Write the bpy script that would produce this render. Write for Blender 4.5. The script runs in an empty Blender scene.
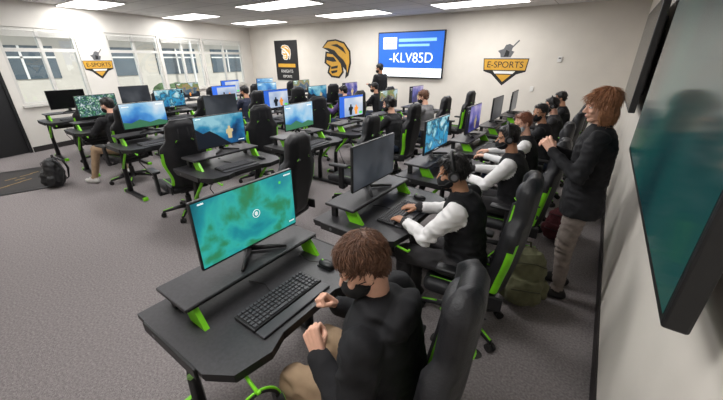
import bpy, bmesh, math, random
from mathutils import Vector, Matrix, Euler, noise
random.seed(11)
D=bpy.data; scene=bpy.context.scene
V=Vector
def lin(c):
    o=[]
    for x in c[:3]:
        x=x/255.0
        o.append(x/12.92 if x<=0.04045 else ((x+0.055)/1.055)**2.4)
    return (o[0],o[1],o[2],1)
# ------------------------------------------------------------ materials
def mat(name,rgb,rough=0.6,metal=0.0,var=0.0,vscale=20,bump=0.0,bscale=200,emit=None,estr=0,spec=0.5):
    m=D.materials.new(name); m.use_nodes=True
    nt=m.node_tree; b=nt.nodes['Principled BSDF']
    c=lin(rgb)
    b.inputs['Base Color'].default_value=c
    b.inputs['Roughness'].default_value=rough
    b.inputs['Metallic'].default_value=metal
    b.inputs['Specular IOR Level'].default_value=spec
    tc=nt.nodes.new('ShaderNodeTexCoord')
    if var>0:
        n=nt.nodes.new('ShaderNodeTexNoise'); n.inputs['Scale'].default_value=vscale; n.inputs['Detail'].default_value=4
        nt.links.new(tc.outputs['Object'],n.inputs['Vector'])
        r=nt.nodes.new('ShaderNodeValToRGB')
        r.color_ramp.elements[0].position=0.3; r.color_ramp.elements[1].position=0.7
        r.color_ramp.elements[0].color=tuple([x*(1-var) for x in c[:3]]+[1])
        r.color_ramp.elements[1].color=tuple([min(1,x*(1+var)) for x in c[:3]]+[1])
        nt.links.new(n.outputs['Fac'],r.inputs['Fac']); nt.links.new(r.outputs['Color'],b.inputs['Base Color'])
    if bump>0:
        n2=nt.nodes.new('ShaderNodeTexNoise'); n2.inputs['Scale'].default_value=bscale; n2.inputs['Detail'].default_value=3
        nt.links.new(tc.outputs['Object'],n2.inputs['Vector'])
        bp=nt.nodes.new('ShaderNodeBump'); bp.inputs['Strength'].default_value=bump; bp.inputs['Distance'].default_value=0.01
        nt.links.new(n2.outputs['Fac'],bp.inputs['Height']); nt.links.new(bp.outputs['Normal'],b.inputs['Normal'])
    if emit:
        b.inputs['Emission Color'].default_value=lin(emit); b.inputs['Emission Strength'].default_value=estr
    return m
def screen_mat(name,stops,scale=3.0,strength=1.0,detail=4,dist=1.0,rough=0.3,grad=0.0):
    m=D.materials.new(name); m.use_nodes=True
    nt=m.node_tree; b=nt.nodes['Principled BSDF']
    b.inputs['Base Color'].default_value=(0.01,0.01,0.012,1); b.inputs['Roughness'].default_value=rough
    tc=nt.nodes.new('ShaderNodeTexCoord'); oi=nt.nodes.new('ShaderNodeObjectInfo')
    va=nt.nodes.new('ShaderNodeVectorMath'); va.operation='ADD'
    mu=nt.nodes.new('ShaderNodeMath'); mu.operation='MULTIPLY'; mu.inputs[1].default_value=37.0
    nt.links.new(oi.outputs['Random'],mu.inputs[0])
    nt.links.new(tc.outputs['Object'],va.inputs[0]); nt.links.new(mu.outputs[0],va.inputs[1])
    n=nt.nodes.new('ShaderNodeTexNoise'); n.inputs['Scale'].default_value=scale; n.inputs['Detail'].default_value=detail
    n.inputs['Distortion'].default_value=dist
    nt.links.new(va.outputs[0],n.inputs['Vector'])
    fac=n.outputs['Fac']
    if grad>0:
        sx=nt.nodes.new('ShaderNodeSeparateXYZ'); nt.links.new(tc.outputs['Object'],sx.inputs[0])
        ma=nt.nodes.new('ShaderNodeMath'); ma.operation='MULTIPLY_ADD'; ma.inputs[1].default_value=grad; ma.inputs[2].default_value=-grad*.25
        nt.links.new(sx.outputs['Z'],ma.inputs[0])
        ad=nt.nodes.new('ShaderNodeMath'); ad.operation='ADD'; nt.links.new(ma.outputs[0],ad.inputs[0]); nt.links.new(fac,ad.inputs[1]); fac=ad.outputs[0]
    r=nt.nodes.new('ShaderNodeValToRGB'); cr=r.color_ramp
    while len(cr.elements)<len(stops): cr.elements.new(0.5)
    for e,(p,c) in zip(cr.elements,stops): e.position=p; e.color=lin(c)
    nt.links.new(fac,r.inputs['Fac'])
    nt.links.new(r.outputs['Color'],b.inputs['Emission Color']); b.inputs['Emission Strength'].default_value=strength
    return m
M_black=mat('black_plastic',(24,24,26),0.45,var=0.15,vscale=30)
M_desk=mat('desk_carbon',(48,47,50),0.45,var=0.22,vscale=60,bump=0.05,bscale=300)
M_steel=mat('black_steel',(26,26,28),0.4,0.3,var=0.1)
M_green=mat('lime_green',(120,205,30),0.4,var=0.08)
M_leather=mat('black_leather',(26,26,29),0.5,var=0.25,vscale=12,bump=0.15,bscale=120,spec=.35)
M_leather2=mat('black_leather_side',(34,34,37),0.5,var=0.2,vscale=12,bump=0.15,bscale=120,spec=.35)
M_key=mat('keycap',(62,62,66),0.5,var=0.1); M_kbody=mat('keyboard_body',(52,52,56),0.45,var=0.1)
M_grey=mat('grey_plastic',(95,95,98),0.5,var=0.1)
M_white=mat('white_paint',(225,223,219),0.55,var=0.03)
M_gold=mat('gold_paint',(205,155,50),0.5,var=0.08)
M_golddim=mat('gold_mat_print',(120,100,60),0.9,var=0.2)
M_black2=mat('sign_black',(20,20,22),0.6,var=0.1)
M_wall=mat('wall_paint',(218,212,203),0.75,var=0.03,vscale=3,bump=0.03,bscale=90)
M_wallL=mat('wall_paint_window_side',(212,208,202),0.75,var=0.03,vscale=3)
M_base=mat('rubber_baseboard',(38,34,34),0.6,var=0.1)
M_carpet=mat('carpet',(131,125,125),0.95,var=0.28,vscale=70,bump=0.6,bscale=220,spec=0.1)
M_rubber=mat('rubber',(20,20,20),0.7,var=0.1)
S={}
S['map']=screen_mat('screen_map',[(0.30,(20,95,110)),(0.42,(28,140,150)),(0.5,(50,175,165)),(0.56,(45,135,95)),(0.63,(60,120,70)),(0.72,(140,195,150))],3.6,0.95,6,0.3)
S['blue']=screen_mat('screen_blue',[(0.25,(35,90,180)),(0.45,(80,155,220)),(0.6,(150,205,240)),(0.8,(225,238,248))],3.5,0.9,3,.2,grad=1.0)
S['teal']=screen_mat('screen_teal',[(0.25,(10,40,70)),(0.42,(25,95,150)),(0.55,(50,150,190)),(0.7,(160,215,230))],5.0,0.8,5,.3,grad=1.2)
S['cyan']=screen_mat('screen_cyan',[(0.3,(20,90,150)),(0.45,(60,170,215)),(0.52,(30,70,100)),(0.6,(150,220,235)),(0.75,(240,248,250))],9.0,0.8,6,.3,grad=.6)
S['warm']=screen_mat('screen_warm',[(0.3,(40,60,90)),(0.45,(90,120,140)),(0.54,(190,160,110)),(0.62,(120,150,80)),(0.75,(210,230,240))],6.0,0.75,5,.3,grad=1.0)
S['lobby']=screen_mat('screen_lobby',[(0.3,(150,175,215)),(0.5,(200,215,238)),(0.7,(240,243,250))],3,0.85,2,.2,grad=.5)
S['dark']=screen_mat('screen_dark_reflections',[(0.3,(38,42,48)),(0.5,(62,67,74)),(0.7,(92,96,102))],3,0.65,2,.2)  # dark screen; faint reflections are painted in as emitted grey clouds
S['violet']=screen_mat('screen_violet',[(0.3,(40,40,110)),(0.45,(80,90,180)),(0.58,(150,140,210)),(0.75,(225,215,235))],5,0.7,4,.3,grad=.8)
S['game']=screen_mat('screen_game',[(0.35,(230,240,240)),(0.45,(40,110,120)),(0.52,(20,30,40)),(0.6,(80,170,110)),(0.7,(240,240,240))],22,0.8)
S['green']=screen_mat('screen_green',[(0.3,(20,60,50)),(0.43,(50,130,90)),(0.5,(90,100,70)),(0.58,(120,180,110)),(0.75,(200,220,190))],10,0.7,5,.3,grad=.6)
S['tv']=screen_mat('screen_large_tv',[(0.3,(12,38,44)),(0.45,(20,78,82)),(0.6,(28,102,100)),(0.75,(40,112,104))],1.3,0.36,2,0.3,0.12)
S['off']=mat('screen_off',(14,14,16),0.2,var=0.1)
H_white=mat('hud_white',(225,232,232),0.5,emit=(225,235,235),estr=.8); H_green=mat('hud_green',(80,200,90),0.5,emit=(80,210,90),estr=.7)
H_dark=mat('hud_dark',(14,20,30),0.5,emit=(14,22,34),estr=.5); H_org=mat('hud_orange',(220,140,50),0.5,emit=(225,140,50),estr=.7)
H_land=mat('hud_land',(60,110,80),0.5,emit=(50,110,80),estr=.6); H_sand=mat('hud_sand',(180,160,120),0.5,emit=(180,165,125),estr=.6)
H_blue=mat('hud_blue',(40,90,190),0.5,emit=(40,95,200),estr=.7)
# ------------------------------------------------------------ mesh builder
def rotm(rot):
    return Euler([math.radians(a) for a in rot],'XYZ').to_matrix().to_4x4() if rot else Matrix.Identity(4)
class MB:
    def __init__(s): s.v=[];s.f=[];s.m=[];s.s=[];s.mats=[]
    def mi(s,m):
        if m not in s.mats: s.mats.append(m)
        return s.mats.index(m)
    def add(s,vs,fs,m,smooth=False,M=None):
        o=len(s.v)
        for v in vs:
            v=V(v)
            s.v.append(M@v if M is not None else v)
        il=isinstance(m,list)
        k=None if il else s.mi(m)
        for i,f in enumerate(fs):
            s.f.append([o+j for j in f]); s.m.append(s.mi(m[i]) if il else k); s.s.append(smooth)
    def bm(s,bm,m,smooth,M):
        bm.verts.index_update()
        s.add([v.co.copy() for v in bm.verts],[[v.index for v in f.verts] for f in bm.faces],m,smooth,M); bm.free()
    def box(s,c,size,m,bev=0.0,rot=None,seg=2,M=None,smooth=False):
        bm=bmesh.new(); bmesh.ops.create_cube(bm,size=1)
        for v in bm.verts: v.co=V((v.co.x*size[0],v.co.y*size[1],v.co.z*size[2]))
        if bev>0: bmesh.ops.bevel(bm,geom=bm.edges[:],offset=min(bev,min(size)*0.49),segments=seg,profile=0.5,affect='EDGES')
        T=Matrix.Translation(V(c))@rotm(rot)
        if M is not None: T=M@T
        s.bm(bm,m,smooth,T)
    def cyl(s,a,b,r1,r2,m,n=16,smooth=True):
        a=V(a);b=V(b);d=(b-a); q=d.to_track_quat('Z','Y').to_matrix()
        vs=[];fs=[]
        for i in range(n):
            t=2*math.pi*i/n; p=q@V((math.cos(t),math.sin(t),0)); vs.append(a+p*r1); vs.append(b+p*r2)
        for i in range(n):
            j=(i+1)%n; fs.append([2*i,2*j,2*j+1,2*i+1])
        s.add(vs,fs,m,smooth)
        s.add(vs,[[2*i for i in range(n)][::-1],[2*i+1 for i in range(n)]],m,False)
    def ell(s,c,r,m,rot=None,u=20,w=14,M=None):
        bm=bmesh.new(); bmesh.ops.create_uvsphere(bm,u_segments=u,v_segments=w,radius=1)
        T=Matrix.Translation(V(c))@rotm(rot)@Matrix.Diagonal((r[0],r[1],r[2],1))
        if M is not None: T=M@T
        s.bm(bm,m,True,T)
    def cap(s,a,b,r1,r2,m,n=14):
        s.ell(a,(r1,)*3,m,u=n,w=10); s.ell(b,(r2,)*3,m,u=n,w=10)
        if (V(a)-V(b)).length>1e-5: s.cyl(a,b,r1,r2,m,n)
    def tube(s,pts,r,m,n=8,closed=False):
        pts=[V(p) for p in pts]; N=len(pts); vs=[];fs=[]
        for i,p in enumerate(pts):
            if closed: d=pts[(i+1)%N]-pts[i-1]
            else: d=pts[min(i+1,N-1)]-pts[max(i-1,0)]
            q=d.to_track_quat('Z','Y').to_matrix()
            rr=r[i] if isinstance(r,list) else r
            for k in range(n):
                t=2*math.pi*k/n; vs.append(p+q@V((math.cos(t)*rr,math.sin(t)*rr,0)))
        for i in range(N if closed else N-1):
            j=(i+1)%N
            for k in range(n):
                l=(k+1)%n; fs.append([i*n+k,i*n+l,j*n+l,j*n+k])
        if not closed: fs+= [list(range(n))[::-1],[(N-1)*n+k for k in range(n)]]
        s.add(vs,fs,m,True)
    def loft(s,rings,m,n=24,M=None):
        vs=[];fs=[]
        for (c,rx,ry) in rings:
            for k in range(n):
                t=2*math.pi*k/n
                ct,st=math.cos(t),math.sin(t)
                e=0.85
                vs.append(V(c)+V((math.copysign(abs(ct)**e,ct)*rx,math.copysign(abs(st)**e,st)*ry,0)))
        for i in range(len(rings)-1):
            for k in range(n):
                l=(k+1)%n; fs.append([i*n+k,i*n+l,(i+1)*n+l,(i+1)*n+k])
        fs+=[list(range(n))[::-1],[(len(rings)-1)*n+k for k in range(n)]]
        s.add(vs,fs,m,True,M)
    def prism(s,pts,z0,z1,m,M=None,side=None):
        n=len(pts); vs=[V((p[0],p[1],z0)) for p in pts]+[V((p[0],p[1],z1)) for p in pts]
        s.add(vs,[list(range(n))[::-1],list(range(n,2*n))],m,False,M)
        s.add(vs,[[i,(i+1)%n,n+(i+1)%n,n+i] for i in range(n)],side or m,False,M)
    def mesh(s,name):
        me=D.meshes.new(name); me.from_pydata([tuple(v) for v in s.v],[],s.f)
        for m in s.mats: me.materials.append(m)
        me.polygons.foreach_set('material_index',s.m); me.polygons.foreach_set('use_smooth',s.s)
        me.update(); return me
def put(me,name,loc=(0,0,0),rz=0,parent=None,rot=None):
    o=D.objects.new(name,me); scene.collection.objects.link(o)
    o.location=loc; o.rotation_euler=rot if rot else (0,0,math.radians(rz))
    if parent: o.parent=parent
    return o
# ------------------------------------------------------------ voxel union
def blob(build,voxel,smooth=3):
    mb=MB(); build(mb); me=mb.mesh('tmp'); o=D.objects.new('tmp',me); scene.collection.objects.link(o)
    r=o.modifiers.new('r','REMESH'); r.mode='VOXEL'; r.voxel_size=voxel
    if smooth:
        sm=o.modifiers.new('s','SMOOTH'); sm.factor=0.5; sm.iterations=smooth
    dg=bpy.context.evaluated_depsgraph_get(); ev=o.evaluated_get(dg)
    m=D.meshes.new_from_object(ev)
    vs=[v.co.copy() for v in m.vertices]; ns=[v.normal.copy() for v in m.vertices]; fs=[list(p.vertices) for p in m.polygons]
    D.objects.remove(o); D.meshes.remove(m); D.meshes.remove(me)
    return vs,fs,ns
DUM=M_black
_hand={}
def hand(pose,fine):
    k=(pose,fine)
    if k in _hand: return _hand[k]
    curl={'type':(22,32,22),'fist':(70,85,45),'relax':(15,25,15),'clasp':(45,40,25)}[pose]
    def b(mb):
        xs=[-0.030,-0.010,0.010,0.028]; L=[0.070,0.078,0.072,0.056]; ky=[0.086,0.090,0.086,0.078]
        mb.cap((0,-0.06,0),(0,0.0,0),0.026,0.024,DUM)
        for i in range(4):
            mb.cap((xs[i]*0.6,0.0,0),(xs[i],ky[i],0.0),0.016,0.0115,DUM,10)
            p=V((xs[i],ky[i],0)); a=0
            rr=[0.0098,0.0090,0.0082,0.0072]; sp=(i-1.5)*3
            for j,fr in enumerate((0.45,0.31,0.26)):
                a+=math.radians(curl[j])
                d=V((math.sin(math.radians(sp)),math.cos(a),-math.sin(a))).normalized()
                q=p+d*L[i]*fr
                mb.cap(p,q,rr[j],rr[j+1],DUM,10); p=q
        t=[V((-0.018,0.018,-0.006)),V((-0.046,0.048,-0.016)),V((-0.055,0.078,-0.026)),V((-0.050,0.100,-0.034))]
        if pose in('fist','clasp'): t=[V((-0.018,0.018,-0.008)),V((-0.040,0.050,-0.026)),V((-0.030,0.075,-0.045)),V((-0.008,0.088,-0.052))]
        for j in range(3): mb.cap(t[j],t[j+1],(0.016,0.0115,0.0105)[j],(0.0115,0.0105,0.009)[j],DUM,10)
    r=blob(b,0.0032 if fine else 0.0045,2); _hand[k]=r; return r
_head={}
def headmesh(fine):
    if fine in _head: return _head[fine]
    def b(mb):
        mb.ell((0,-0.014,0.032),(0.075,0.094,0.084),DUM)
        mb.ell((0,0.022,-0.030),(0.060,0.064,0.078),DUM)
        mb.ell((0,0.056,-0.094),(0.026,0.024,0.022),DUM)
        mb.ell((0,0.030,-0.085),(0.046,0.045,0.028),DUM)
        mb.cap((0,0.082,0.006),(0,0.104,-0.030),0.008,0.012,DUM)
        for sx in(-1,1):
            mb.ell((sx*0.010,0.094,-0.034),(0.009,0.010,0.008),DUM)
            mb.ell((sx*0.030,0.074,0.020),(0.024,0.012,0.008),DUM)
            mb.ell((sx*0.036,0.066,-0.030),(0.022,0.018,0.020),DUM)
            mb.ell((sx*0.078,-0.006,-0.012),(0.009,0.019,0.031),DUM,rot=(12,0,sx*-18))
        mb.ell((0,0.082,-0.058),(0.024,0.010,0.007),DUM); mb.ell((0,0.080,-0.070),(0.020,0.010,0.007),DUM)
    r=blob(b,0.0045 if fine else 0.008,3); _head[fine]=r; return r
def segd(p,a,b):
    ab=b-a; t=max(0,min(1,(p-a).dot(ab)/max(ab.length_squared,1e-9))); return (p-(a+ab*t)).length
def clump(mb,p,n,f,L,w,m,droop,k=4,lift=.35):
    side=f.cross(n).normalized(); vs=[]
    for i in range(k+1):
        t=i/k
        q=p+f*(L*t)+n*(L*lift*math.sin(t*2.0)*(1-0.6*t)+0.003)+V((0,0,-droop*t*t*L))
        ww=w*(1-t**2)*0.5+0.0004
        vs+= [q-side*ww,q+n*ww*0.7,q+side*ww]
    fs=[]
    for i in range(k):
        a=i*3;b=a+3
        for j in range(3):
            l=(j+1)%3; fs.append([a+j,a+l,b+l,b+j])
    fs.append([0,1,2])
    mb.add(vs,fs,m,True)
def hairmb(style,m,fine):
    mb=MB()
    if style=='bob':
        def b(x):
            x.ell((0,-0.022,0.040),(0.086,0.100,0.088),DUM)
            x.ell((0,-0.055,-0.045),(0.074,0.056,0.100),DUM)
            for sx in(-1,1): x.ell((sx*0.068,-0.014,-0.045),(0.022,0.048,0.090),DUM)
            x.ell((0,0.042,0.068),(0.058,0.046,0.030),DUM)
        vs,fs,ns=blob(b,0.008,4)
    else:
        def b(x):
            x.ell((0,-0.024,0.040),(0.084,0.095,0.086),DUM)
            x.ell((0,-0.055,-0.010),(0.066,0.050,0.058),DUM)
            x.ell((0,0.026,0.084),(0.056,0.048,0.030),DUM)
            if style in('curly','swept'): x.ell((0,-.017,.060),(.086,.097,.074),DUM)
        vs,fs,ns=blob(b,0.008,2)
    mb.add(vs,fs,m,True)
    N={'short':(500 if fine else 160),'curly':(1500 if fine else 260),'bob':(1500 if fine else 300),'swept':1500}[style]
    crown=V((0.01,-0.055,0.125)); rnd=random.Random(5)
    cnt=0
    while cnt<N:
        i=rnd.randrange(len(vs)); p=vs[i]; n=ns[i]
        if style!='bob' and p.z<-0.035 : continue
        if p.y>0.050 and p.z<0.060: continue
        if style!='bob' and p.z<.01 and p.y>.0: continue
        f=(p-crown); f=f-n*f.dot(n)
        if f.length<1e-4: continue
        f.normalize()
        k=.25 if style=='bob' else 1
        if style=='swept':
            a=noise.noise(p*16)*1.3; side=f.cross(n)
            f=(f+side*a+V((rnd.uniform(-.2,.2),rnd.uniform(-.1,.3),rnd.uniform(-.1,.2)))).normalized()
            clump(mb,p,n,f,rnd.uniform(.020,.038),rnd.uniform(.003,.006),m,0.10,4,rnd.uniform(.12,.40)); cnt+=1; continue
        f=(f+V((rnd.uniform(-.6,.6)*k,rnd.uniform(-.4,.6)*k,rnd.uniform(-.2,.4)*k))).normalized()
        if style=='short': clump(mb,p,n,f,rnd.uniform(.018,.030),rnd.uniform(.005,.008),m,0.2)
        elif style=='curly': clump(mb,p,n,f,rnd.uniform(.018,.034),rnd.uniform(.006,.010),m,0.15,5,.5)
        else:
            f=(f+V((0,0,-0.9 if p.z<.07 else -.1))); f=(f-n*f.dot(n)).normalized(); clump(mb,p-n*.003,n,f,rnd.uniform(.05,.08),rnd.uniform(.004,.008),m,0.0,5,.03)
        cnt+=1
    return mb
M_eye=mat('eye_white',(225,220,215),0.3); M_iris=mat('eye_iris',(45,32,25),0.25); M_lip=mat('lip',(165,95,88),0.5)
M_mask=mat('black_face_mask',(20,20,23),0.85,var=0.15); M_maskb=mat('blue_face_mask',(60,85,130),0.8,var=0.15); M_maskw=mat('pale_face_mask',(190,200,210),0.8,var=0.1)
def person(name,loc,rz,seated,col,J={},hair='short',yaw=0,pitch=-12,mask=None,headset=False,hands='type',fine=False,hood=False,palms=None,scale=1.0,long_top=False,roll=0):
    if seated:
        j=dict(P=(0,0,.555),N=(0,.075,1.045),H=(0,.15,1.205),hip=(.095,0,.55),knee=(.13,.42,.555),ank=(.13,.40,.085),toe=(.15,.53,.04),
               sh=(.175,.065,.995),elL=(-.26,.22,.80),elR=(.26,.22,.80),wrL=(-.12,.47,.80),wrR=(.17,.48,.80))
    else:
        j=dict(P=(0,0,.93),N=(0,.01,1.405),H=(0,.05,1.555),hip=(.09,0,.92),knee=(.095,.025,.50),ank=(.10,-.015,.09),toe=(.13,.13,.035),
               sh=(.165,.01,1.355),elL=(-.23,-.02,1.10),elR=(.23,-.02,1.10),wrL=(-.22,.10,.86),wrR=(.22,.10,.86))
    j.update(J); j={k:V(v) for k,v in j.items()}
    mir=lambda p:V((-p.x,p.y,p.z))
    P,N,H=j['P'],j['N'],j['H']
    hipR,hipL=j['hip'],mir(j['hip']); knR,knL=j['knee'],j.get('kneeL',mir(j['knee'])); anR,anL=j['ank'],j.get('ankL',mir(j['ank'])); toR,toL=j['toe'],j.get('toeL',mir(j['toe']))
    shR,shL=j['sh'],mir(j['sh'])
    bulk=col.get('bulk',1.0); girl=col.get('slim',1.0); ls=1.14 if hood else 1.0
    tt=[(-.17,.135,.105),(0,.165,.125),(.25,.148*girl,.118),(.5,.158,.122),(.75,.182,.122),(.9,.165,.10),(1.02,.075,.068)]
    if hood: tt=[(-.17,.150,.110),(0,.172,.125),(.25,.174,.125),(.5,.174,.125),(.75,.180,.122),(.9,.168,.105),(1.02,.09,.078)]
    if long_top: tt=[(-.36,.178,.132),(-.2,.178,.132)]+tt[1:]
    def body(mb):
        mb.loft([(P.lerp(N,t) if t>=0 else P+V((0,-.01,t*.45)),rx*bulk,ry*bulk) for t,rx,ry in tt],DUM)
        for (s,e,w) in((shL,j['elL'],j['wrL']),(shR,j['elR'],j['wrR'])):
            mb.ell(s,(.068*bulk,.064*bulk,.062*bulk),DUM)
            mb.cap(s,e,.060*bulk*ls,.049*bulk*ls,DUM); mb.cap(e,w,.049*bulk*ls,.035*bulk*ls,DUM)
            mb.cap(w.lerp(e,.14),w.lerp(e,.03),.040*(1.08 if hood else 1),.038,DUM)
        for(h,k,a,t) in((hipL,knL,anL,toL),(hipR,knR,anR,toR)):
            mb.cap(h,k,.092,.066,DUM); mb.cap(k,a,.064,.044,DUM); 
            heel=a+V((0,-.035,-.045)); mb.cap(heel,t,.040,.036,DUM); mb.cap(a,a.lerp(t,.5),.042,.036,DUM)
        if hood:
            mb.ell(N+V((0,-.095,-.015)),(.135,.062,.085),DUM,rot=(20,0,0)); mb.ell(N+V((0,-.02,.015)),(.112,.100,.042),DUM)
            mb.loft([(N+V((0,0,0)),.10,.09),(N+V((0,.0,.05)),.082,.078)],DUM)
        else:
            mb.loft([(N+V((0,-.005,-.02)),.082,.075),(N+V((0,0,.03)),.066,.062)],DUM)
    vs,fs,ns=blob(body,.0095 if fine else .014,4)
    tags=[(P,N,.15,'torso')]
    for(s,e,w) in((shL,j['elL'],j['wrL']),(shR,j['elR'],j['wrR'])):
        s2=s.lerp(e,.12)
        tags+=[(s2,e,.05,'sleeve'),(e,w.lerp(e,.16),.045,'sleeve'),(w.lerp(e,.12),w,.042,'cuff')]
    for(h,k,a,t) in((hipL,knL,anL,toL),(hipR,knR,anR,toR)):
        tags+=[(h,k,.08,'pants'),(k,a+V((0,0,.03)),.055,'pants'),(a+V((0,-.03,-.03)),t,.045,'shoe')]
    tags+=[(P+V((-.07,0,-.05)),P+V((.07,0,-.05)),.13,'pants')]
    if long_top: tags+=[(P+V((-.09,0,-.11)),P+V((.09,0,-.11)),.22,'torso'),(P,P+V((0,0,-.1)),.24,'torso')]
    fm=[]
    for f in fs:
        c=sum((vs[i] for i in f),V())/len(f)
        k=min(tags,key=lambda g:segd(c,g[0],g[1])-g[2])[3]
        if long_top and k=='torso' and c.z<P.z-.165: k='pants'
        fm.append(col[k])
    foc=[(j['elL'],.13),(j['elR'],.13),(shL+V((0,0,-.06)),.12),(shR+V((0,0,-.06)),.12),(P.lerp(N,.2),.22),(knL,.12),(knR,.12)]
    nv=[]
    fa=.014 if fine else .008
    for v,n in zip(vs,ns):
        g=.40+max([max(0,1-(v-c).length/r) for c,r in foc])*1.2
        rr=1-abs(noise.noise(V((v.x*9+3,v.y*9+v.z*7,v.z*19-v.y*6))))*3.0
        a=(rr*.9-.2)*fa*g+noise.noise(v*34)*.002
        nv.append(v+n*a)
    mb=MB(); mb.add(nv,fs,fm,True)
    HM=Matrix.Translation(H)@Matrix.Rotation(math.radians(yaw),4,'Z')@Matrix.Rotation(math.radians(pitch),4,'X')@Matrix.Rotation(math.radians(roll),4,'Y')@Matrix.Scale(.97,4)
    hb=HM@V((0,-.02,-.06)); mb.cap(N+V((0,0,-.03)),hb,.056,.052,col['skin'])
    hv,hf,_=headmesh(fine); mb.add(hv,hf,col['skin'],True,HM)
    for sx in(-1,1):
        mb.ell((sx*.031,.0755,.000),(.0125,.0105,.0085),M_eye,M=HM,u=12,w=8)
        mb.ell((sx*.031,.0835,.000),(.0052,.0035,.0055),M_iris,M=HM,u=10,w=6)
        mb.ell((sx*.031,.0775,.0065),(.0150,.0105,.0045),col['skin'],M=HM,u=12,w=8)
        mb.ell((sx*.032,.0850,.0240),(.0170,.0050,.0035),col['hair'],M=HM,u=12,w=6,rot=(0,sx*6,-sx*14))
    if mask:
        mb.ell((0,.046,-.056),(.064,.070,.056),mask,M=HM,u=24,w=16)
        mb.ell((0,.092,-.040),(.020,.022,.026),mask,M=HM,u=14,w=10)
        for sx in(-1,1):
            for z in(-.03,-.075):
                mb.tube([HM@V(q) for q in((sx*.055,.055,z),(sx*.073,.02,z*.7),(sx*.084,-.012,-.012+z*.3))],.0018,mask,6)
    else:
        mb.ell((0,.0905,-.0635),(.020,.004,.0035),M_lip,M=HM,u=12,w=6)
    hm=hairmb(hair,col['hair'],fine)
    mb.add(hm.v,hm.f,col['hair'],True,HM)
    if headset:
        arc=[HM@V((math.cos(t)*.098,-.012,.018+math.sin(t)*.125)) for t in [math.pi*i/14 for i in range(15)]]
        mb.tube(arc,.010,M_black,8)
        for sx in(-1,1):
            a=HM@V((sx*.078,-.008,-.008)); b=HM@V((sx*.108,-.010,-.008)); mb.cyl(a,b,.040,.034,M_black,20)
            mb.cyl(b,HM@V((sx*.110,-.010,-.008)),.022,.018,M_grey,18)
        mb.tube([HM@V((-.10,.0,-.02)),HM@V((-.085,.06,-.06)),HM@V((-.04,.105,-.07))],.0035,M_black,6)
    hp=hands if isinstance(hands,tuple) else (hands,hands)
    pl=palms or ((V((0,0,-1)),None),(V((0,0,-1)),None))
    for side,(e,w) in enumerate(((j['elL'],j['wrL']),(j['elR'],j['wrR']))):
        pn,dr=pl[side]; d=(V(dr) if dr is not None else (w-e)).normalized()
        if dr is None and hp[side]=='type': d=V((d.x*.7,d.y,-.06)).normalized()
        z=(-V(pn)); z=(z-d*z.dot(d)).normalized(); x=d.cross(z)
        R=Matrix((x,d,z)).transposed().to_4x4()
        MM=Matrix.Translation(w+d*.012)@R@(Matrix.Diagonal((-1,1,1,1)) if side==0 else Matrix.Identity(4))
        xv,xf,_=hand(hp[side],fine)
        if side==0: xf=[f[::-1] for f in xf]
        mb.add(xv,xf,col['skin'],True,MM)
    me=mb.mesh(name); o=put(me,name,loc,rz); o.scale=(scale,)*3
    return o
skinA=mat('skin_light',(222,172,148),0.5,var=0.06,vscale=30); skinB=mat('skin_tan',(185,135,105),0.5,var=0.06,vscale=30)
hairBr=mat('hair_brown',(104,72,54),0.6,var=0.45,vscale=70); hairBk=mat('hair_black',(22,19,19),0.45,var=0.3,vscale=60)
hairRd=mat('hair_auburn',(170,118,84),0.55,var=0.25,vscale=60); hairRd2=mat('hair_reddish',(120,72,50),0.55,var=0.3,vscale=60)
cBlack=mat('cloth_black',(30,30,33),0.8,var=0.25,vscale=15,bump=0.15,spec=.3); cBlack2=mat('cloth_charcoal',(48,46,48),0.85,var=0.2,vscale=15,bump=0.1)
cWhite=mat('cloth_white',(226,224,224),0.7,var=0.05,vscale=15)
cPants=mat('cloth_grey_pants',(132,121,115),0.9,var=0.1,vscale=30,bump=0.2); cKhaki=mat('cloth_khaki',(152,128,102),0.9,var=0.1)
cJean=mat('cloth_denim',(45,55,80),0.9,var=0.15,bump=0.2); cPurple=mat('cloth_purple',(80,60,110),0.85,var=0.1); cNavy=mat('cloth_navy',(30,36,58),0.85,var=0.1)
cGrey=mat('cloth_grey',(110,108,110),0.85,var=0.1)
mShoe=mat('shoe_dark',(35,33,33),0.6,var=0.1); mShoeW=mat('shoe_white',(190,188,185),0.6,var=0.1)
def colr(torso,sleeve,pants,skin,hair,cuff=None,shoe=None,**k):
    d=dict(torso=torso,sleeve=sleeve,pants=pants,skin=skin,hair=hair,cuff=cuff or sleeve,shoe=shoe or mShoe); d.update(k); return d
ROW1=-1.38
seatx=lambda mx:mx+.93
person('seated_student',(seatx(ROW1)+.02,.845,0),99,True,colr(cBlack,cBlack,cKhaki,skinA,hairBr,bulk=1.13),
   J=dict(N=(0,.08,1.02),sh=(.178,.07,.965),elL=(-.30,.04,.72),wrL=(-.17,.25,.83),elR=(.30,.08,.74),wrR=(.10,.32,.83),H=(0,.15,1.172)),hair='swept',yaw=40,pitch=-24,roll=6,mask=M_mask,hands='fist',fine=True,hood=True,
   palms=((V((1,.2,-.2)),V((.3,.55,.7))),(V((-1,.2,-.2)),V((-.3,.55,.6)))))
person('seated_student',(seatx(ROW1)-.07,2.02,0),94,True,colr(cBlack,cWhite,cBlack2,skinB,hairBk,cuff=cBlack2,bulk=1.12),
   J=dict(H=(0,.165,1.19),wrL=(-.12,.43,.80),wrR=(.17,.44,.80)),hair='short',yaw=15,pitch=-14,mask=M_mask,headset=True,fine=True)
person('seated_student',(seatx(ROW1)-.02,3.22,0),90,True,colr(cBlack,cWhite,cBlack2,skinB,hairBk,cuff=cBlack2,bulk=1.1),yaw=15,mask=M_mask,headset=True)
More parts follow.
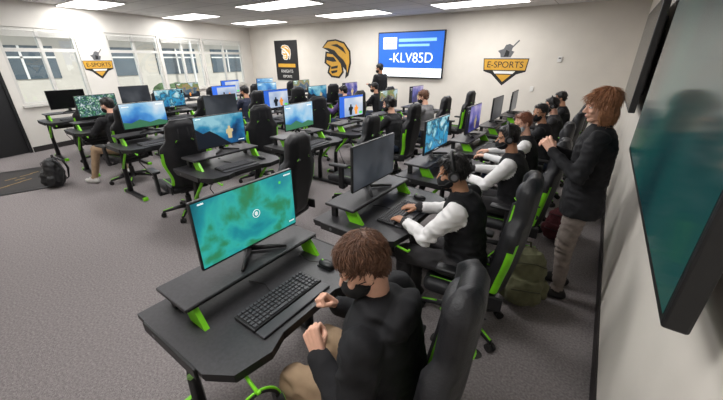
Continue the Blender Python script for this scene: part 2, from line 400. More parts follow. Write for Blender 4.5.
person('seated_student',(seatx(ROW1)-.06,4.10,0),95,True,colr(cBlack,cWhite,cJean,skinA,hairRd2),yaw=40,mask=M_maskw,hair='short')
person('seated_student',(seatx(ROW1)-.02,5.0,0),85,True,colr(cBlack,cBlack,cJean,skinB,hairBk),yaw=60,pitch=-5,mask=M_mask)
person('seated_student',(seatx(ROW1),5.95,0),90,True,colr(cBlack2,cBlack2,cJean,skinA,hairBk),yaw=10,mask=M_mask,headset=True)
person('seated_student',(seatx(ROW1),7.1,0),90,True,colr(cBlack,cBlack,cJean,skinB,hairBk),yaw=10,mask=M_mask)
person('seated_student',(-6.08,1.98,0),100,True,colr(cBlack,cBlack,cKhaki,skinA,hairBk,shoe=mShoeW),
   J=dict(knee=(.13,.42,.54),ank=(.15,.46,.085),toe=(.17,.60,.04),kneeL=(-.25,.36,.54),ankL=(-.36,.42,.085),toeL=(-.42,.55,.04)),yaw=20,mask=M_mask,hood=True)
person('seated_student',(-2.58,4.6,0),90,True,colr(cBlack,cBlack,cJean,skinA,hairBk),yaw=15,mask=M_mask,headset=True)
person('seated_student',(-2.58,5.85,0),90,True,colr(cGrey,cGrey,cJean,skinA,hairBr),yaw=15,mask=M_mask,hair='curly')
person('seated_student',(-4.5,5.85,0),90,True,colr(cPurple,cPurple,cJean,skinA,hairBk),yaw=30,mask=M_maskb)
person('seated_student',(-6.27,4.6,0),90,True,colr(cNavy,cNavy,cJean,skinB,hairBk),yaw=20,mask=M_mask)
person('seated_student',(-4.5,7.1,0),90,True,colr(cBlack,cBlack,cJean,skinB,hairBk),yaw=20,mask=M_mask)
person('standing_woman',(.06,2.87,0),90,False,colr(cBlack,cBlack,cPants,skinA,hairRd,slim=.95,bulk=1.08),
   J=dict(elL=(-.25,.06,1.10),elR=(.25,.06,1.10),wrL=(-.09,.26,1.22),wrR=(.08,.28,1.20),H=(0,.045,1.56)),hair='bob',yaw=22,pitch=-8,hands='clasp',fine=True,
   palms=((V((.9,0,-.2)),V((.35,.6,.7))),(V((-.9,0,-.2)),V((-.35,.6,.65)))),scale=1.01,long_top=True)
person('standing_man',(-5.0,7.95,0),80,False,colr(cBlack,cBlack,cBlack2,skinB,hairBk,bulk=1.12),
   J=dict(elL=(-.25,.05,1.10),elR=(.25,.05,1.10),wrL=(-.14,.28,1.15),wrR=(.14,.28,1.15)),yaw=15,mask=M_mask,hands='relax',scale=1.04)

# ------------------------------------------------------------ furniture meshes
def smoothstep(t): t=max(0,min(1,t)); return t*t*(3-2*t)
def interp(tab,x):
    for (a,va),(b,vb) in zip(tab,tab[1:]):
        if x<=b: return va+(vb-va)*smoothstep((x-a)/(b-a))
    return tab[-1][1]
def chair_mesh():
    mb=MB()
    for i in range(5):
        a=2*math.pi*i/5+.3; d=V((math.cos(a),math.sin(a),0))
        p0=V((0,0,.115)); p1=d*.31+V((0,0,.075))
        mb.tube([p0+d*.03,p0.lerp(p1,.5)+V((0,0,.006)),p1],[.030,.024,.017],M_black,10)
        mb.tube([p0.lerp(p1,.62)+V((0,0,.022)),p1+V((0,0,.012))],[.010,.009],M_green,8)
        s=d.cross(V((0,0,1)))
        for k in(-1,1):
            c=d*.315+s*(.016*k)+V((0,0,.030)); mb.cyl(c-s*.010,c+s*.010,.030,.030,M_rubber,16)
        mb.cyl(d*.31+V((0,0,.045)),d*.31+V((0,0,.08)),.010,.010,M_steel,8)
    mb.cyl((0,0,.08),(0,0,.15),.045,.040,M_black,18); mb.cyl((0,0,.15),(0,0,.25),.036,.034,M_black,18); mb.cyl((0,0,.25),(0,0,.36),.022,.022,M_steel,14)
    mb.box((0,0,.355),(.22,.28,.045),M_steel,.01)
    mb.tube([(.1,.02,.355),(.24,.03,.35),(.27,.03,.35)],[.006,.006,.011],M_black)
    mb.box((0,.02,.41),(.44,.48,.085),M_leather,.035,seg=4,smooth=True)
    for s in(-1,1):
        mb.cap((s*.215,-.14,.425),(s*.215,.20,.425),.052,.052,M_leather2,14)
        mb.tube([(s*.172,-.16,.456),(s*.172,.02,.459),(s*.172,.22,.456)],.006,M_green)
    W=[(0,.205),(.14,.195),(.45,.262),(.60,.262),(.74,.180),(.92,.165),(1,.10)]
    nu,nv=20,30; F=[];B=[]
    for a in range(nv+1):
        v=a/nv; z=.43+.82*v; w=interp(W,v); yb=-.215-.095*v+(-.02)*math.sin(v*3.1)
        edge=min(1,min(v/.06,(1-v)/.05)); 
        for b in range(nu+1):
            u=-1+2*b/nu; bol=smoothstep((abs(u)-.45)/.4)*(0.055 if v<.68 else .03)
            rim=(1-max(0,abs(u)-.82)/.18*.55)
            quilt=.004*math.cos(v*40)*(1 if abs(u)<.5 and .1<v<.6 else 0)
            th=.045*rim*(.35+.65*edge)
            x=w*u
            F.append(V((x,yb+th+bol*rim+.012*math.cos(u*1.5)+quilt,z))); B.append(V((x,yb-th*.9+bol*.55,z)))
    vs=F+B; o=len(F); fs=[];fm=[]
    def ix(a,b): return a*(nu+1)+b
    for a in range(nv):
        for b in range(nu):
            u=abs(-1+2*(b+.5)/nu); v=(a+.5)/nv
            gr=(.60<u<.70 and .12<v<.66)
            fs.append([ix(a,b),ix(a,b+1),ix(a+1,b+1),ix(a+1,b)]); fm.append(M_green if gr else (M_leather if u<.6 else M_leather2))
            fs.append([o+ix(a+1,b),o+ix(a+1,b+1),o+ix(a,b+1),o+ix(a,b)]); fm.append(M_green if (u>.90 and .08<v<.58) else M_leather)
    for a in range(nv):
        for b,fl in((0,0),(nu,1)):
            q=[ix(a,b),ix(a+1,b),o+ix(a+1,b),o+ix(a,b)]; fs.append(q[::-1] if fl else q); fm.append(M_green if .08<(a+.5)/nv<.5 else M_leather2)
    for b in range(nu):
        for a,fl in((0,1),(nv,0)):
            q=[ix(a,b),ix(a,b+1),o+ix(a,b+1),o+ix(a,b)]; fs.append(q if not fl else q[::-1]); fm.append(M_leather2)
    mb.add(vs,fs,fm,True)
    mb.ell((0,-.255,1.125),(.125,.045,.065),M_leather2); mb.tube([(-.09,-.255,1.075),(0,-.208,1.085),(.09,-.255,1.075)],.003,M_green)
    for s in(-1,1):
        mb.tube([(s*.10,-.262,.50),(s*.125,-.290,.72),(s*.14,-.314,.90),(s*.06,-.338,1.02),(s*.05,-.346,1.16)],.003,M_leather2,6)
        mb.ell((s*.085,-.300,1.02),(.030,.05,.014),M_green,rot=(0,s*35,0)); mb.ell((s*.085,-.300,1.02),(.023,.062,.009),M_black,rot=(0,s*35,0))
        mb.box((s*.235,-.19,.44),(.02,.16,.10),M_black,.008)
        mb.box((s*.30,-.02,.37),(.03,.09,.05),M_steel,.008); mb.box((s*.26,-.02,.352),(.12,.06,.02),M_steel,.004)
        mb.box((s*.31,-.02,.50),(.035,.07,.26),M_black,.012); mb.box((s*.305,.02,.645),(.085,.26,.032),M_black,.014,seg=3,smooth=True)
    return mb.mesh('gaming_chair')
def desk_mesh():
    mb=MB()
    out=[(-.51,.20),(-.51,-.36),(-.44,-.47),(-.28,-.50),(-.18,-.46),(.18,-.46),(.28,-.50),(.44,-.47),(.51,-.36),(.51,.20)]
    mb.prism(out,.722,.750,M_desk,side=M_black)
    ins=[(x*.985,(y+.15)*.985-.15) for x,y in out]
    mb.prism(ins,.700,.722,M_black)
    mb.box((0,.02,.858),(.84,.27,.022),M_desk,.006)
    mb.box((0,-.115,.858),(.82,.006,.012),M_black)
    for s in(-1,1):
        pts=[(-.17,.75),(-.05,.75),(-.00,.847),(-.10,.847)]
        vs=[V((s*.37-.012,p[0],p[1])) for p in pts]+[V((s*.37+.012,p[0],p[1])) for p in pts]
        mb.add(vs,[[0,1,2,3],[7,6,5,4],[0,4,5,1],[1,5,6,2],[2,6,7,3],[3,7,4,0]],M_green)
        mb.box((s*.37,.10,.80),(.03,.05,.10),M_black,.006)
        mb.box((s*.42,-.13,.028),(.065,.62,.045),M_steel,.012)
        for y in(-.44,.18): mb.box((s*.42,y,.027),(.068,.035,.050),M_green,.008)
        p0=V((s*.42,.02,.05)); p1=V((s*.42,-.10,.71))
        mb.tube([p0,p0.lerp(p1,.5)+V((0,.05,0)),p1],[.038,.030,.034],M_steel,6)
        mb.tube([V((s*.445,-.28,.70)),V((s*.445,-.03,.42))],[.016,.018],M_green,6)
        mb.box((s*.42,-.13,.69),(.07,.56,.03),M_steel,.008)
        mb.box((s*.515,-.10,.725),(.014,.44,.055),M_black,.004)
        mb.cyl((s*.515,.02,.725),(s*.524,.02,.725),.012,.012,M_grey,12)
    mb.box((0,.06,.66),(.82,.05,.07),M_steel,.008)
    mb.box((0,.13,.60),(.66,.10,.10),M_black,.01)
    mb.tube([(-.38,-.40,.698),(-.40,-.50,.692),(-.41,-.565,.690),(-.412,-.575,.708)],.008,M_green,8)
    mb.tube([(-.1,.12,.60),(-.15,.17,.40),(-.05,.19,.2),(.05,.19,.02)],.006,M_rubber,6)
    mb.tube([(.0,.12,.76),(.08,.18,.74),(.12,.19,.62)],.004,M_rubber,6)
    return mb.mesh('gaming_desk')
def monitor_mesh(kind):
    mb=MB(); sm=S[kind]
    mb.box((0,.0,.245),(.615,.024,.360),M_black,.006)
    mb.box((0,.020,.245),(.40,.03,.22),M_black,.014)
    mb.add([(-.300,-.0128,.078),(.300,-.0128,.078),(.300,-.0128,.417),(-.300,-.0128,.417)],[[0,1,2,3]],sm)
    mb.box((0,-.0125,.070),(.04,.003,.006),M_grey)
    mb.box((0,.050,.14),(.055,.022,.24),M_black,.008)
    mb.ell((0,.044,.24),(.05,.02,.05),M_grey)
    for s in(-1,1): mb.tube([(0,.055,.019),(s*.09,-.03,.016),(s*.15,-.085,.010)],[.016,.013,.008],M_black,8)
    mb.tube([(0,.05,.019),(0,.10,.012)],[.016,.010],M_black,8)
    def q(x0,x1,z0,z1,m,dy=0): mb.add([(x0,-.0135-dy,z0),(x1,-.0135-dy,z0),(x1,-.0135-dy,z1),(x0,-.0135-dy,z1)],[[0,1,2,3]],m)
    def pg(P,m,dy=0): mb.add([(a,-.0133-dy,b) for a,b in P],[list(range(len(P)))],m)
    def fig(x,z,s,m): 
        P=[(-.03,0),(.03,0),(.035,.08),(.06,.10),(.055,.13),(.02,.14),(.02,.175),(-.015,.18),(-.02,.14),(-.05,.13),(-.06,.07),(-.04,.08)]
        mb.add([(x+a*s,-.0139,z+b*s) for a,b in P],[list(range(len(P)))],m)
    if kind=='map':
        ring=[(.03+math.cos(t)*.022,-.0138,.245+math.sin(t)*.022) for t in [2*math.pi*i/20 for i in range(20)]]
        mb.tube(ring,.0018,H_white,6,closed=True); mb.ell((.03,-.0134,.245),(.010,.001,.012),H_white)
        for x,z,w in((-.27,.400,.03),(.24,.395,.05),(.25,.10,.04)): q(x,x+w,z,z+.008,H_white)
        q(.2,.215,.36,.375,H_green)
    elif kind=='blue': pg([(-.3,.078),(.3,.078),(.3,.13),(.18,.16),(.05,.135),(-.08,.19),(-.2,.15),(-.3,.17)],H_land); q(-.27,-.18,.37,.38,H_white); q(.18,.28,.37,.385,H_white)
    elif kind=='teal': pg([(-.3,.078),(.1,.078),(.02,.14),(-.05,.20),(-.14,.26),(-.22,.24),(-.3,.30)],H_dark); fig(.10,.14,.8,H_sand); q(-.28,-.22,.395,.403,H_white); q(.20,.28,.10,.108,H_white)
    elif kind=='cyan': q(-.3,.3,.078,.10,H_dark); q(-.05,.05,.085,.093,H_white); q(.24,.29,.33,.40,H_dark)
    elif kind=='lobby': q(-.3,.3,.385,.417,H_blue); q(-.3,-.18,.078,.385,H_blue,-.0002); fig(-.02,.10,1.0,H_dark); fig(.12,.10,.9,H_org); q(.20,.28,.10,.14,H_green)
    elif kind=='warm': pg([(-.3,.078),(.3,.078),(.3,.20),(.22,.21),(.20,.15),(-.1,.14),(-.14,.22),(-.3,.24)],H_dark); q(-.28,-.20,.39,.40,H_white); fig(.03,.10,.5,H_org)
    elif kind=='violet': q(-.3,-.20,.078,.417,H_dark); q(-.29,-.22,.37,.38,H_white); q(-.29,-.23,.34,.35,H_white); fig(.08,.10,1.0,H_sand)
    elif kind=='green': q(-.3,.3,.395,.417,H_dark); q(.22,.29,.10,.16,H_dark); fig(0,.12,.6,H_dark); q(-.02,.02,.26,.264,H_white)
    return mb.mesh('computer_monitor')
def keyboard_mesh():
    mb=MB()
    mb.box((0,0,.011),(.445,.150,.020),M_black,.005); mb.box((0,-.108,.007),(.44,.062,.013),M_kbody,.005)
    for r in range(6):
        n=19; x=-.212
        for c in range(n):
            if c in(15,) or (r==5 and 4<=c<=8): x+=.0228*(.4 if c==15 else 1); continue
            mb.box((x+.0095,.058-r*.0232,.0255-r*.0006),(.0185,.0185,.010),M_key,.002,seg=1); x+=.0228
    mb.box((-.212+.0228*6.5,.058-5*.0232,.0225),(.11,.0185,.010),M_key,.002,seg=1)
    mb.tube([(0,.075,.012),(.03,.16,.006),(.0,.26,.004)],.003,M_rubber,6)
    return mb.mesh('computer_keyboard')
def mouse_mesh():
    mb=MB()
    mb.ell((0,0,.021),(.031,.056,.020),M_black); mb.box((0,0,.006),(.056,.10,.010),M_black,.003); mb.cyl((-.004,.03,.034),(.004,.03,.034),.008,.008,M_green,12)
    mb.tube([(0,.055,.01),(-.02,.12,.005),(-.01,.22,.005)],.002,M_rubber,6)
    return mb.mesh('computer_mouse')
CH=chair_mesh(); DK=desk_mesh(); KB=keyboard_mesh(); MS=mouse_mesh()
MON={k:monitor_mesh(k) for k in('map','blue','teal','cyan','lobby','warm','dark','violet','game','off','green')}
Y5=[2.1,3.35,4.6,5.85,7.1]
rows=[(ROW1,[.87]+Y5,['map','dark','cyan','violet','dark','dark']),
      (-3.5,Y5,['teal','blue','lobby','warm','violet']),
      (-5.42,Y5,['blue','dark','lobby','teal','violet']),
      (-7.2,Y5,['game','cyan','lobby','blue','warm']),
      (-8.8,Y5,['off','dark','warm','lobby','blue'])]
chair_over={(0,0):(-.488,.835,101),(1,0):(-2.48,2.03,100),(2,0):(-4.09,1.86,82),(2,1):(-4.35,3.2,80),(0,2):(-.45,3.2,90),(0,3):(-.49,4.1,92),(0,4):(-.45,5.0,88),(0,5):(-.43,5.95,90),(3,0):(-6.06,1.97,100)}
for ri,(mx,ys,sc) in enumerate(rows):
    for si,y in enumerate(ys):
        put(DK,'gaming_desk',(mx,y,0),90)
        put(MON[sc[si]],'computer_monitor',(mx,y+.02+(.03 if ri+si==0 else 0),.869),90+(random.uniform(-5,5) if (ri,si)!=(0,0) else 0))
        put(KB,'computer_keyboard',(mx+.29,y-.04,.750),90+random.uniform(-3,3)*(0 if ri==0 else 1))
        put(MS,'computer_mouse',(mx+.29,y+.31,.750),90)
        occ=(ri==0 and si<6) or (ri,si) in ((1,2),(1,3),(2,3),(3,2),(2,4))
        cx,cy,cr=mx+.95,y,90
        if not occ: cx+=random.uniform(0,.08); cr+=random.uniform(-25,25); cy+=random.uniform(-.05,.05)
        if ri==0 and si==1: cy=2.03; cx=mx+.88; cr=96
        if (ri,si) in chair_over: cx,cy,cr=chair_over[(ri,si)]
        if ri==4 and not occ: cx=mx+.93; cr=90+random.uniform(-8,8)
        put(CH,'gaming_chair',(cx,cy,0),cr)
put(CH,'gaming_chair',(-.41,7.1,0),92)
mb=MB()
arc=[V((math.cos(t)*.085,0,math.sin(t)*.095)) for t in [math.pi*i/16 for i in range(17)]]
mb.tube(arc,.010,M_black,8); mb.tube([p*1.10 for p in arc],.006,M_green,8)
for s in(-1,1):
    mb.cyl((s*.070,0,-.02),(s*.100,0,-.02),.042,.040,M_black,22); mb.cyl((s*.100,0,-.02),(s*.104,0,-.02),.030,.028,M_green,20)
mb.tube([(-.09,.0,-.05),(-.06,.06,-.12),(.02,.05,-.2),(.05,0,-.25)],.003,M_rubber,6)
put(mb.mesh('gaming_headset'),'gaming_headset',(ROW1+.548,.87-.408,.578),75)

# ------------------------------------------------------------ room
RX=.375; YB=9.0; YF=-2.0; HC=2.93
def lx(y): return -9.37-.2645*y
mb=MB(); mb.prism([(lx(YF)-.1,YF-.1),(RX+.1,YF-.1),(RX+.1,YB+.1),(lx(YB)-.1,YB+.1)],-.1,0,M_carpet); put(mb.mesh('floor'),'floor')
mc=D.materials.new('ceiling_tile'); mc.use_nodes=True; nt=mc.node_tree; b=nt.nodes['Principled BSDF']; b.inputs['Roughness'].default_value=.9
tc=nt.nodes.new('ShaderNodeTexCoord'); br=nt.nodes.new('ShaderNodeTexBrick'); br.offset=0; br.inputs['Scale'].default_value=1
br.inputs['Brick Width'].default_value=1.2; br.inputs['Row Height'].default_value=.6; br.inputs['Mortar Size'].default_value=.012
br.inputs['Color1'].default_value=lin((212,209,207)); br.inputs['Color2'].default_value=lin((206,204,202)); br.inputs['Mortar'].default_value=lin((165,163,161))
nt.links.new(tc.outputs['Object'],br.inputs['Vector']); nt.links.new(br.outputs['Color'],b.inputs['Base Color'])
mb=MB(); mb.prism([(lx(YF)-.1,YF-.1),(RX+.1,YF-.1),(RX+.1,YB+.1),(lx(YB)-.1,YB+.1)],HC,HC+.1,mc); put(mb.mesh('ceiling'),'ceiling')
def slab(name,a,b,m):
    mb=MB(); c=[(a[i]+b[i])/2 for i in range(3)]; mb.box(c,[abs(b[i]-a[i]) for i in range(3)],m); return put(mb.mesh(name),name)
slab('wall_right',(RX,YF,0),(RX+.1,YB,HC),M_wall)
slab('wall_back',(lx(YB),YB,0),(RX,YB+.1,HC),M_wall)
slab('wall_front',(lx(YF),YF-.1,0),(RX,YF,HC),M_wall)
slab('baseboard_right',(RX-.012,YF,0),(RX,YB-.015,.11),M_base)
slab('baseboard_back',(lx(YB)+.05,YB-.015,0),(RX-.02,YB,.11),M_base)
P0=V((lx(YF),YF,0)); P1=V((lx(YB),YB,0)); d=(P1-P0).normalized(); Lw=(P1-P0).length
ang=math.degrees(math.atan2(d.y,d.x)); U=lambda y:(y-YF)/d.y
wins=[(1.62,2.95),(3.62,5.0),(5.06,6.55),(6.61,8.45)]
door=(.42,1.48); zs,zt,zm=.95,2.45,2.03
mb=MB()
def wb(mb,u0,u1,z0,z1,m,y0=0,y1=.12): mb.box(((u0+u1)/2,(y0+y1)/2,(z0+z1)/2),(u1-u0,y1-y0,z1-z0),m)
wb(mb,0,U(door[0]),0,HC,M_wallL); wb(mb,U(door[0]),U(door[1]),2.1,HC,M_wallL)
wb(mb,U(door[1]),Lw,0,zs,M_wallL); wb(mb,U(door[1]),Lw,zt,HC,M_wallL)
prev=door[1]
for a,bb in wins: wb(mb,U(prev),U(a),zs,zt,M_wallL); prev=bb
wb(mb,U(prev),Lw,zs,zt,M_wallL)
put(mb.mesh('wall_left'),'wall_left',P0,ang)
mg=D.materials.new('window_glass'); mg.use_nodes=True; nt=mg.node_tree
for n in list(nt.nodes): nt.nodes.remove(n)
o=nt.nodes.new('ShaderNodeOutputMaterial'); mx_=nt.nodes.new('ShaderNodeMixShader'); t=nt.nodes.new('ShaderNodeBsdfTransparent'); g=nt.nodes.new('ShaderNodeBsdfGlossy'); g.inputs['Roughness'].default_value=.02
mx_.inputs[0].default_value=.08; t.inputs[0].default_value=(.92,.96,.96,1)
nt.links.new(t.outputs[0],mx_.inputs[1]); nt.links.new(g.outputs[0],mx_.inputs[2]); nt.links.new(mx_.outputs[0],o.inputs[0])
M_frame=mat('window_frame_paint',(200,198,193),0.5,var=.03); M_slat=mat('blind_slat',(215,213,208),0.6,var=.03)
for i,(a,bb) in enumerate(wins):
    mb=MB(); u0,u1=U(a)+.004,U(bb)-.004; um=(u0+u1)/2
    for x0,x1 in((u0,u0+.05),(um-.03,um+.03),(u1-.05,u1)): wb(mb,x0,x1,zs+.004,zt-.004,M_frame,.02,.09)
    for z0,z1 in((zs+.004,zs+.06),(zm-.035,zm+.035),(zt-.06,zt-.004)): wb(mb,u0,u1,z0,z1,M_frame,.025,.085)
    wb(mb,u0-.03,u1+.03,zs-.03,zs+.003,M_frame,-.06,-.002)
    # raised venetian blind bundled under the head
    for k in range(6): wb(mb,u0+.03,u1-.03,zt-.075-k*.018,zt-.066-k*.018,M_slat,-.028,.012)
    mb.add([(u0,.055,zs),(u1,.055,zs),(u1,.055,zt),(u0,.055,zt)],[[0,1,2,3]],mg)
    put(mb.mesh('window_%d'%(i+1)),'window_%d'%(i+1),P0,ang)
mb=MB(); md=mat('door_black',(22,22,25),.5,var=.1)
u0,u1=U(door[0]),U(door[1])
wb(mb,u0+.05,u1-.05,.01,2.05,md,.03,.075)
for x0,x1,z0,z1 in((u0+.003,u0+.05,.003,2.095),(u1-.05,u1-.003,.003,2.095),(u0+.003,u1-.003,2.05,2.095)): wb(mb,x0,x1,z0,z1,md,.005,.11)
mb.box((u0+.5,.02,1.0),(.7,.03,.05),M_grey,.01); put(mb.mesh('door_1'),'door_1',P0,ang)
mb=MB(); wb(mb,U(door[1])+.01,Lw-.05,0,.11,M_base,-.015,-.001); put(mb.mesh('baseboard_left'),'baseboard_left',P0,ang)
# --- exterior
mgr=mat('exterior_pavement',(150,150,146),.9,var=.08,vscale=1); put((lambda m:(m.box((-25,4,-.2),(26,60,.1),mgr),m.mesh('ground'))[1])(MB()),'exterior_ground')
mb=MB(); mf=mat('exterior_stucco',(200,193,182),.8,var=.05,vscale=2); mdk=mat('exterior_glass',(80,92,100),.2,var=.2,vscale=1); mro=mat('exterior_roof',(110,104,100),.8,var=.1)
mb.box((-22,6,1.6),(4,34,3.5),mf); mb.box((-21.6,6,3.5),(5.6,36,.35),M_white); mb.box((-22,6,3.9),(5.2,35,.5),mro)
for k in range(10): mb.box((-19.98,-9+k*3.2,1.7),(.06,2.2,1.3),mdk); mb.box((-19.95,-9+k*3.2,1.7),(.05,.08,1.3),M_white); mb.box((-19.95,-9+k*3.2,1.9),(.05,2.2,.07),M_white)
for k in range(9): mb.cyl((-18.9,-9+k*3.9,-.15),(-18.9,-9+k*3.9,3.35),.07,.07,M_white,10)
put(mb.mesh('school_building'),'school_building')
mleaf=mat('leaves',(80,105,66),.8,var=.3,vscale=6)
for k,(x,y,s) in enumerate([(-16,.8,.75),(-17,8,.7)]):
    mb=MB(); rnd=random.Random(k)
    for q in range(16): mb.ell((rnd.uniform(-.7,.7)*s,rnd.uniform(-.9,.9)*s,.55*s+rnd.uniform(-.2,.5)*s),(.45*s,.45*s,.38*s),mleaf,u=10,w=8)
    mb.cyl((0,0,0),(0,0,.6*s),.06,.05,M_black,8); put(mb.mesh('shrub'),'shrub',(x,y,-.15))
# --- ceiling lights
mem=mat('light_diffuser',(245,245,240),.5,emit=(255,253,250),estr=4.5)
LP=[(-9.3,3.15,1.5),(-9.75,5.6,1.6),(-9.5,7.7,1.8),(-6.1,5.5,1.9),(-5.75,7.7,1.9),(-2.5,7.7,1.8),(-2.4,5.2,1.6),(-6,3.0,1.6),(-2.4,2.6,1.6),(-5.6,.5,1.6),(-1.6,.2,1.6),(-8.1,.6,1.3)]  # latter half hangs out of view, added to illuminate the foreground
for x,y,w in LP:
    mb=MB(); mb.box((0,0,-.012),(w+.06,.80,.02),M_white); mb.box((0,0,-.024),(w,.74,.008),mem)
    o=put(mb.mesh('ceiling_light'),'ceiling_light',(x,y,HC-.001))
    l=D.lights.new('lamp','AREA'); l.shape='RECTANGLE'; l.size=w*.95; l.size_y=.62; l.energy=43 if y>3 else (34 if y<1 else 39); l.color=(1,.99,.98)
    lo=D.objects.new('lamp',l); scene.collection.objects.link(lo); lo.parent=o; lo.location=(0,0,-.035)
sl=D.lights.new('sun','SUN'); sl.energy=3.2; sl.angle=.03; sl.color=(1,.98,.95)
so=D.objects.new('sun',sl); scene.collection.objects.link(so); so.location=(5,0,12); so.rotation_euler=(math.radians(-18),math.radians(48),0)
# --- wall displays
def text(s,size,m,parent,loc,rot,name='lettering',align='CENTER'):
    c=D.curves.new(name,'FONT'); c.body=s; c.size=size; c.align_x=align; c.align_y='CENTER'; c.extrude=.001
    o=D.objects.new('t',c); scene.collection.objects.link(o)
    me=D.meshes.new_from_object(o.evaluated_get(bpy.context.evaluated_depsgraph_get())); D.objects.remove(o)
    me.materials.clear(); me.materials.append(m)
    q=put(me,name,loc,parent=parent,rot=rot); return q
R90=(math.radians(90),0,0)
mb=MB(); bl=mat('slide_blue',(20,80,170),.5,emit=(28,92,186),estr=.95); wh=mat('slide_white',(235,238,240),.5,emit=(225,235,242),estr=.95); lb=mat('slide_pale_blue',(130,180,220),.5,emit=(120,180,225),estr=.9)
mb.box((0,0,0),(2.06,.06,1.20),M_black,.01); mb.box((0,.04,0),(.5,.035,.4),M_black)
def pl(mb,x0,x1,z0,z1,y,m): mb.add([(x0,y,z0),(x1,y,z0),(x1,y,z1),(x0,y,z1)],[[0,1,2,3]],m)
pl(mb,-1,1,-.57,.57,-.031,bl); pl(mb,-1,1,-.57,-.34,-.032,wh); pl(mb,-.85,-.40,.16,.46,-.032,wh); pl(mb,-.34,.80,.34,.42,-.032,lb); pl(mb,-.34,.60,.22,.28,-.032,lb)
tv=put(mb.mesh('wall_display'),'wall_display',(-4.68,YB-.07,1.95))
navy=mat('slide_navy',(20,40,90),.5,emit=(20,60,130),estr=.5)
text('-KLV85D',.36,wh,tv,(.05,-.036,-.08),R90,'join_code'); text('Join',.18,navy,tv,(-.625,-.036,.31),R90,'slide_title')
text('enter the code above to sign in',.085,navy,tv,(0,-.036,-.46),R90,'slide_footer')
def helmet(mb,s,y,g,k,ox=0,oz=0):
    def P(pts,m,dy): 
        n=len(pts); mb.add([(ox+a*s,y-dy,oz+b*s) for a,b in pts],[list(range(n))],m)
    P([(-.50,.30),(-.30,.48),(.0,.50),(.30,.42),(.50,.20),(.52,-.10),(.42,-.42),(.30,-.50),(.34,-.30),(.22,-.18),(.10,-.10),(-.05,-.05),(-.12,.10),(-.30,.22)],k,.001)
    P([(-.46,.30),(-.28,.44),(.0,.46),(.28,.38),(.45,.18),(.46,-.08),(.38,-.36),(.36,-.16),(.26,-.02),(.08,.10),(-.05,.22),(-.26,.28)],g,.003)
    P([(-.20,.36),(.05,.38),(.26,.28),(.36,.12),(.24,.20),(.05,.30)],k,.005)
    P([(-.38,.20),(-.10,.16),(.06,.04),(.22,-.10),(.26,-.34),(.10,-.50),(-.20,-.48),(-.34,-.36),(-.28,-.20),(-.44,-.10)],k,.002)
    P([(-.33,.15),(-.12,.12),(.04,.0),(.16,-.12),(.20,-.32),(.08,-.45),(-.16,-.43),(-.27,-.34),(-.20,-.18),(-.36,-.10)],g,.004)
    P([(-.36,.07),(-.08,.05),(.02,-.06),(-.12,-.07),(-.34,-.03)],k,.006)
    P([(-.20,-.20),(.06,-.16),(.04,-.23),(-.19,-.26)],k,.006); P([(-.20,-.31),(.04,-.28),(.02,-.34),(-.17,-.38)],k,.006)
mb=MB(); helmet(mb,1.18,-.004,M_gold,M_black2); put(mb.mesh('knight_wall_decal'),'knight_wall_decal',(-7.4,YB-.002,1.84))
mb=MB(); mb.box((0,-.012,0),(1.16,.02,1.35),M_black2); helmet(mb,.5,-.024,M_gold,M_white,0,.28); mb.box((0,-.0235,-.16),(.9,.002,.12),M_gold)
o=put(mb.mesh('knight_banner'),'knight_banner',(-9.75,YB-.003,1.78)); text('KNIGHTS',.15,M_white,o,(0,-.026,-.36),R90,'banner_lettering'); text('ESPORTS',.12,M_white,o,(0,-.026,-.54),R90,'banner_lettering')
def esports(name,loc,rz,s):
    mb=MB()
    def P(pts,m,dy): mb.add([(a*s,-dy,b*s) for a,b in pts],[list(range(len(pts)))],m)
    P([(-.5,.14),(.5,.14),(.47,-.14),(.28,-.20),(0,-.45),(-.28,-.20),(-.47,-.14)],M_black2,.003)
    P([(-.48,.12),(.48,.12),(.45,-.11),(-.45,-.11)],M_gold,.005)
    P([(-.25,-.13),(.25,-.13),(.20,-.19),(-.20,-.19)],M_white,.005); P([(-.17,-.21),(.17,-.21),(0,-.37)],M_gold,.005)
    P([(-.12,.16),(.10,.16),(.16,.28),(.10,.30),(.12,.40),(.04,.44),(-.04,.42),(-.08,.34),(-.20,.30),(-.14,.24)],M_grey,.003)
    P([(.02,.30),(.05,.29),(.24,.50),(.22,.52)],M_grey,.004)
    P([(-.05,.18),(.05,.18),(.06,.28),(-.02,.32)],M_black2,.005)
    o=put(mb.mesh(name),name,loc,rz); text('E-SPORTS',.19*s,M_black2,o,(0,-.008,0),R90,'decal_lettering'); return o
esports('esports_wall_decal',(-2.1,YB-.001,1.72),0,1.05)
uu=U(3.29); pp=P0+d*uu; nrm=V((d.y,-d.x,0)); esports('esports_wall_decal',(pp.x+nrm.x*.003,pp.y+nrm.y*.003,1.72),ang,.70)
mb=MB(); mb.box((0,-.014,0),(.09,.028,.12),M_white,.006); mb.box((0,-.029,.02),(.05,.003,.03),M_grey); put(mb.mesh('thermostat'),'thermostat',(-.95,YB,1.85))
mb=MB(); mb.box((0,-.012,0),(.075,.012,.115),M_white,.003); mb.box((0,-.02,0),(.012,.012,.025),M_white); put(mb.mesh('light_switch'),'light_switch',(-1.4,YB-.005,1.2))
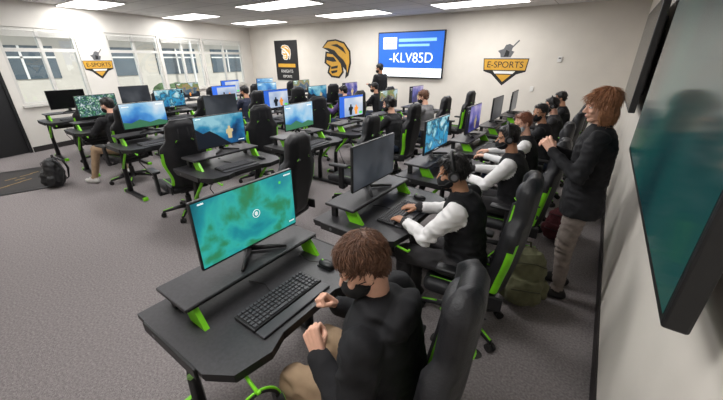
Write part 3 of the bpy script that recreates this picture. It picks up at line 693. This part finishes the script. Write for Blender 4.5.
def bigtv(y0,y1,z0,sm):
    mb=MB(); L=y1-y0; h=L*.5625; yc=(y0+y1)/2; zc=z0+h/2
    mb.box((0,0,0),(.055,L,h),M_black,.008); mb.box((.04,0,0),(.05,L*.7,h*.7),M_black,.01)
    w=.018
    mb.add([(-.0283,L/2-w,-h/2+w*1.6),(-.0283,-L/2+w,-h/2+w*1.6),(-.0283,-L/2+w,h/2-w),(-.0283,L/2-w,h/2-w)],[[0,1,2,3]],sm)
    for s in(-1,1): mb.box((.070,s*.3,0),(.03,.05,h*.6),M_steel); 
    mb.box((.088,0,0),(.018,.9,.12),M_steel)
    put(mb.mesh('television'),'television',(.277,yc,zc))
bigtv(.92,2.99,1.27,S['tv']); bigtv(4.2,6.0,1.38,S['off'])
mb=MB(); mb.box((0,0,.006),(.95,1.5,.011),M_black2,.004); mb.box((0,0,.0122),(.75,1.3,.001),mat('mat_inner',(48,46,46),.9,var=.2,vscale=60))
for (x,y,a) in((-.16,-.3,.14),(-.05,-.2,.18),(.08,-.08,.16),(.0,.05,.14),(-.12,.14,.16),(.06,.26,.18),(.16,.36,.12)): mb.box((x,y,.0130),(a,.035,.001),M_golddim,rot=(0,0,35))
put(mb.mesh('floor_mat'),'floor_mat',(-7.6,.85,0),75)
def backpack(name,loc,rz,m,m2,s=1):
    def b(x):
        x.loft([((0,0,.03),.13,.085),((0,0,.10),.165,.11),((0,0,.25),.165,.105),((0,-.005,.38),.145,.09),((0,-.01,.45),.10,.06)],DUM)
        x.loft([((0,.11,.05),.10,.045),((0,.12,.12),.125,.06),((0,.115,.22),.12,.05),((0,.105,.27),.10,.035)],DUM)
        for k in(-1,1): x.ell((k*.165,.01,.13),(.035,.06,.08),DUM)
    vs,fs,ns=blob(b,.009,3)
    vs=[v+n*(noise.noise(v*14)*.016+noise.noise(v*35)*.005) for v,n in zip(vs,ns)]
    mb=MB(); mb.add(vs,fs,m,True)
    for k in(-1,1): mb.tube([(k*.07,-.07,.43),(k*.085,-.13,.38),(k*.09,-.16,.25),(k*.12,-.12,.10),(k*.13,-.07,.06)],[.016,.020,.018,.010,.008],m2,8)
    mb.tube([(-.03,-.05,.45),(-.02,-.05,.50),(.02,-.05,.50),(.03,-.05,.45)],.008,m2,8)
    mb.tube([(-.13,.07,.36),(-.05,.10,.40),(.05,.10,.40),(.13,.07,.36)],.004,m2,6); mb.tube([(-.10,.165,.2),(0,.180,.21),(.10,.165,.2)],.004,m2,6)
    o=put(mb.mesh(name),name,loc,rz); o.scale=(s,)*3
mo=mat('canvas_olive',(98,98,72),.9,var=.2,vscale=15,bump=.2); mo2=mat('canvas_dark_olive',(58,58,42),.9,var=.2); mr=mat('canvas_maroon',(78,30,36),.9,var=.2)
backpack('backpack',(-.19,2.55,.005),200,mo,mo2,1.05)
backpack('backpack',(-.06,3.85,.005),160,mr,M_black2,.8)
backpack('backpack',(-6.75,1.15,.005),150,M_black2,M_black,1.0)
# ------------------------------------------------------------ light & camera
w=D.worlds.new('World'); scene.world=w; w.use_nodes=True
w.node_tree.nodes['Background'].inputs[0].default_value=(.90,.95,1,1); w.node_tree.nodes['Background'].inputs[1].default_value=1.5
cam=D.cameras.new('Camera'); cam.sensor_width=36; cam.lens=16.13; cam.clip_start=.02
co=D.objects.new('Camera',cam); scene.collection.objects.link(co); co.location=(0,0,1.88); co.rotation_euler=(math.radians(66.3),0,math.radians(35.35))
scene.camera=co
scene.view_settings.view_transform='Standard'; scene.view_settings.look='None'; scene.view_settings.exposure=0.0
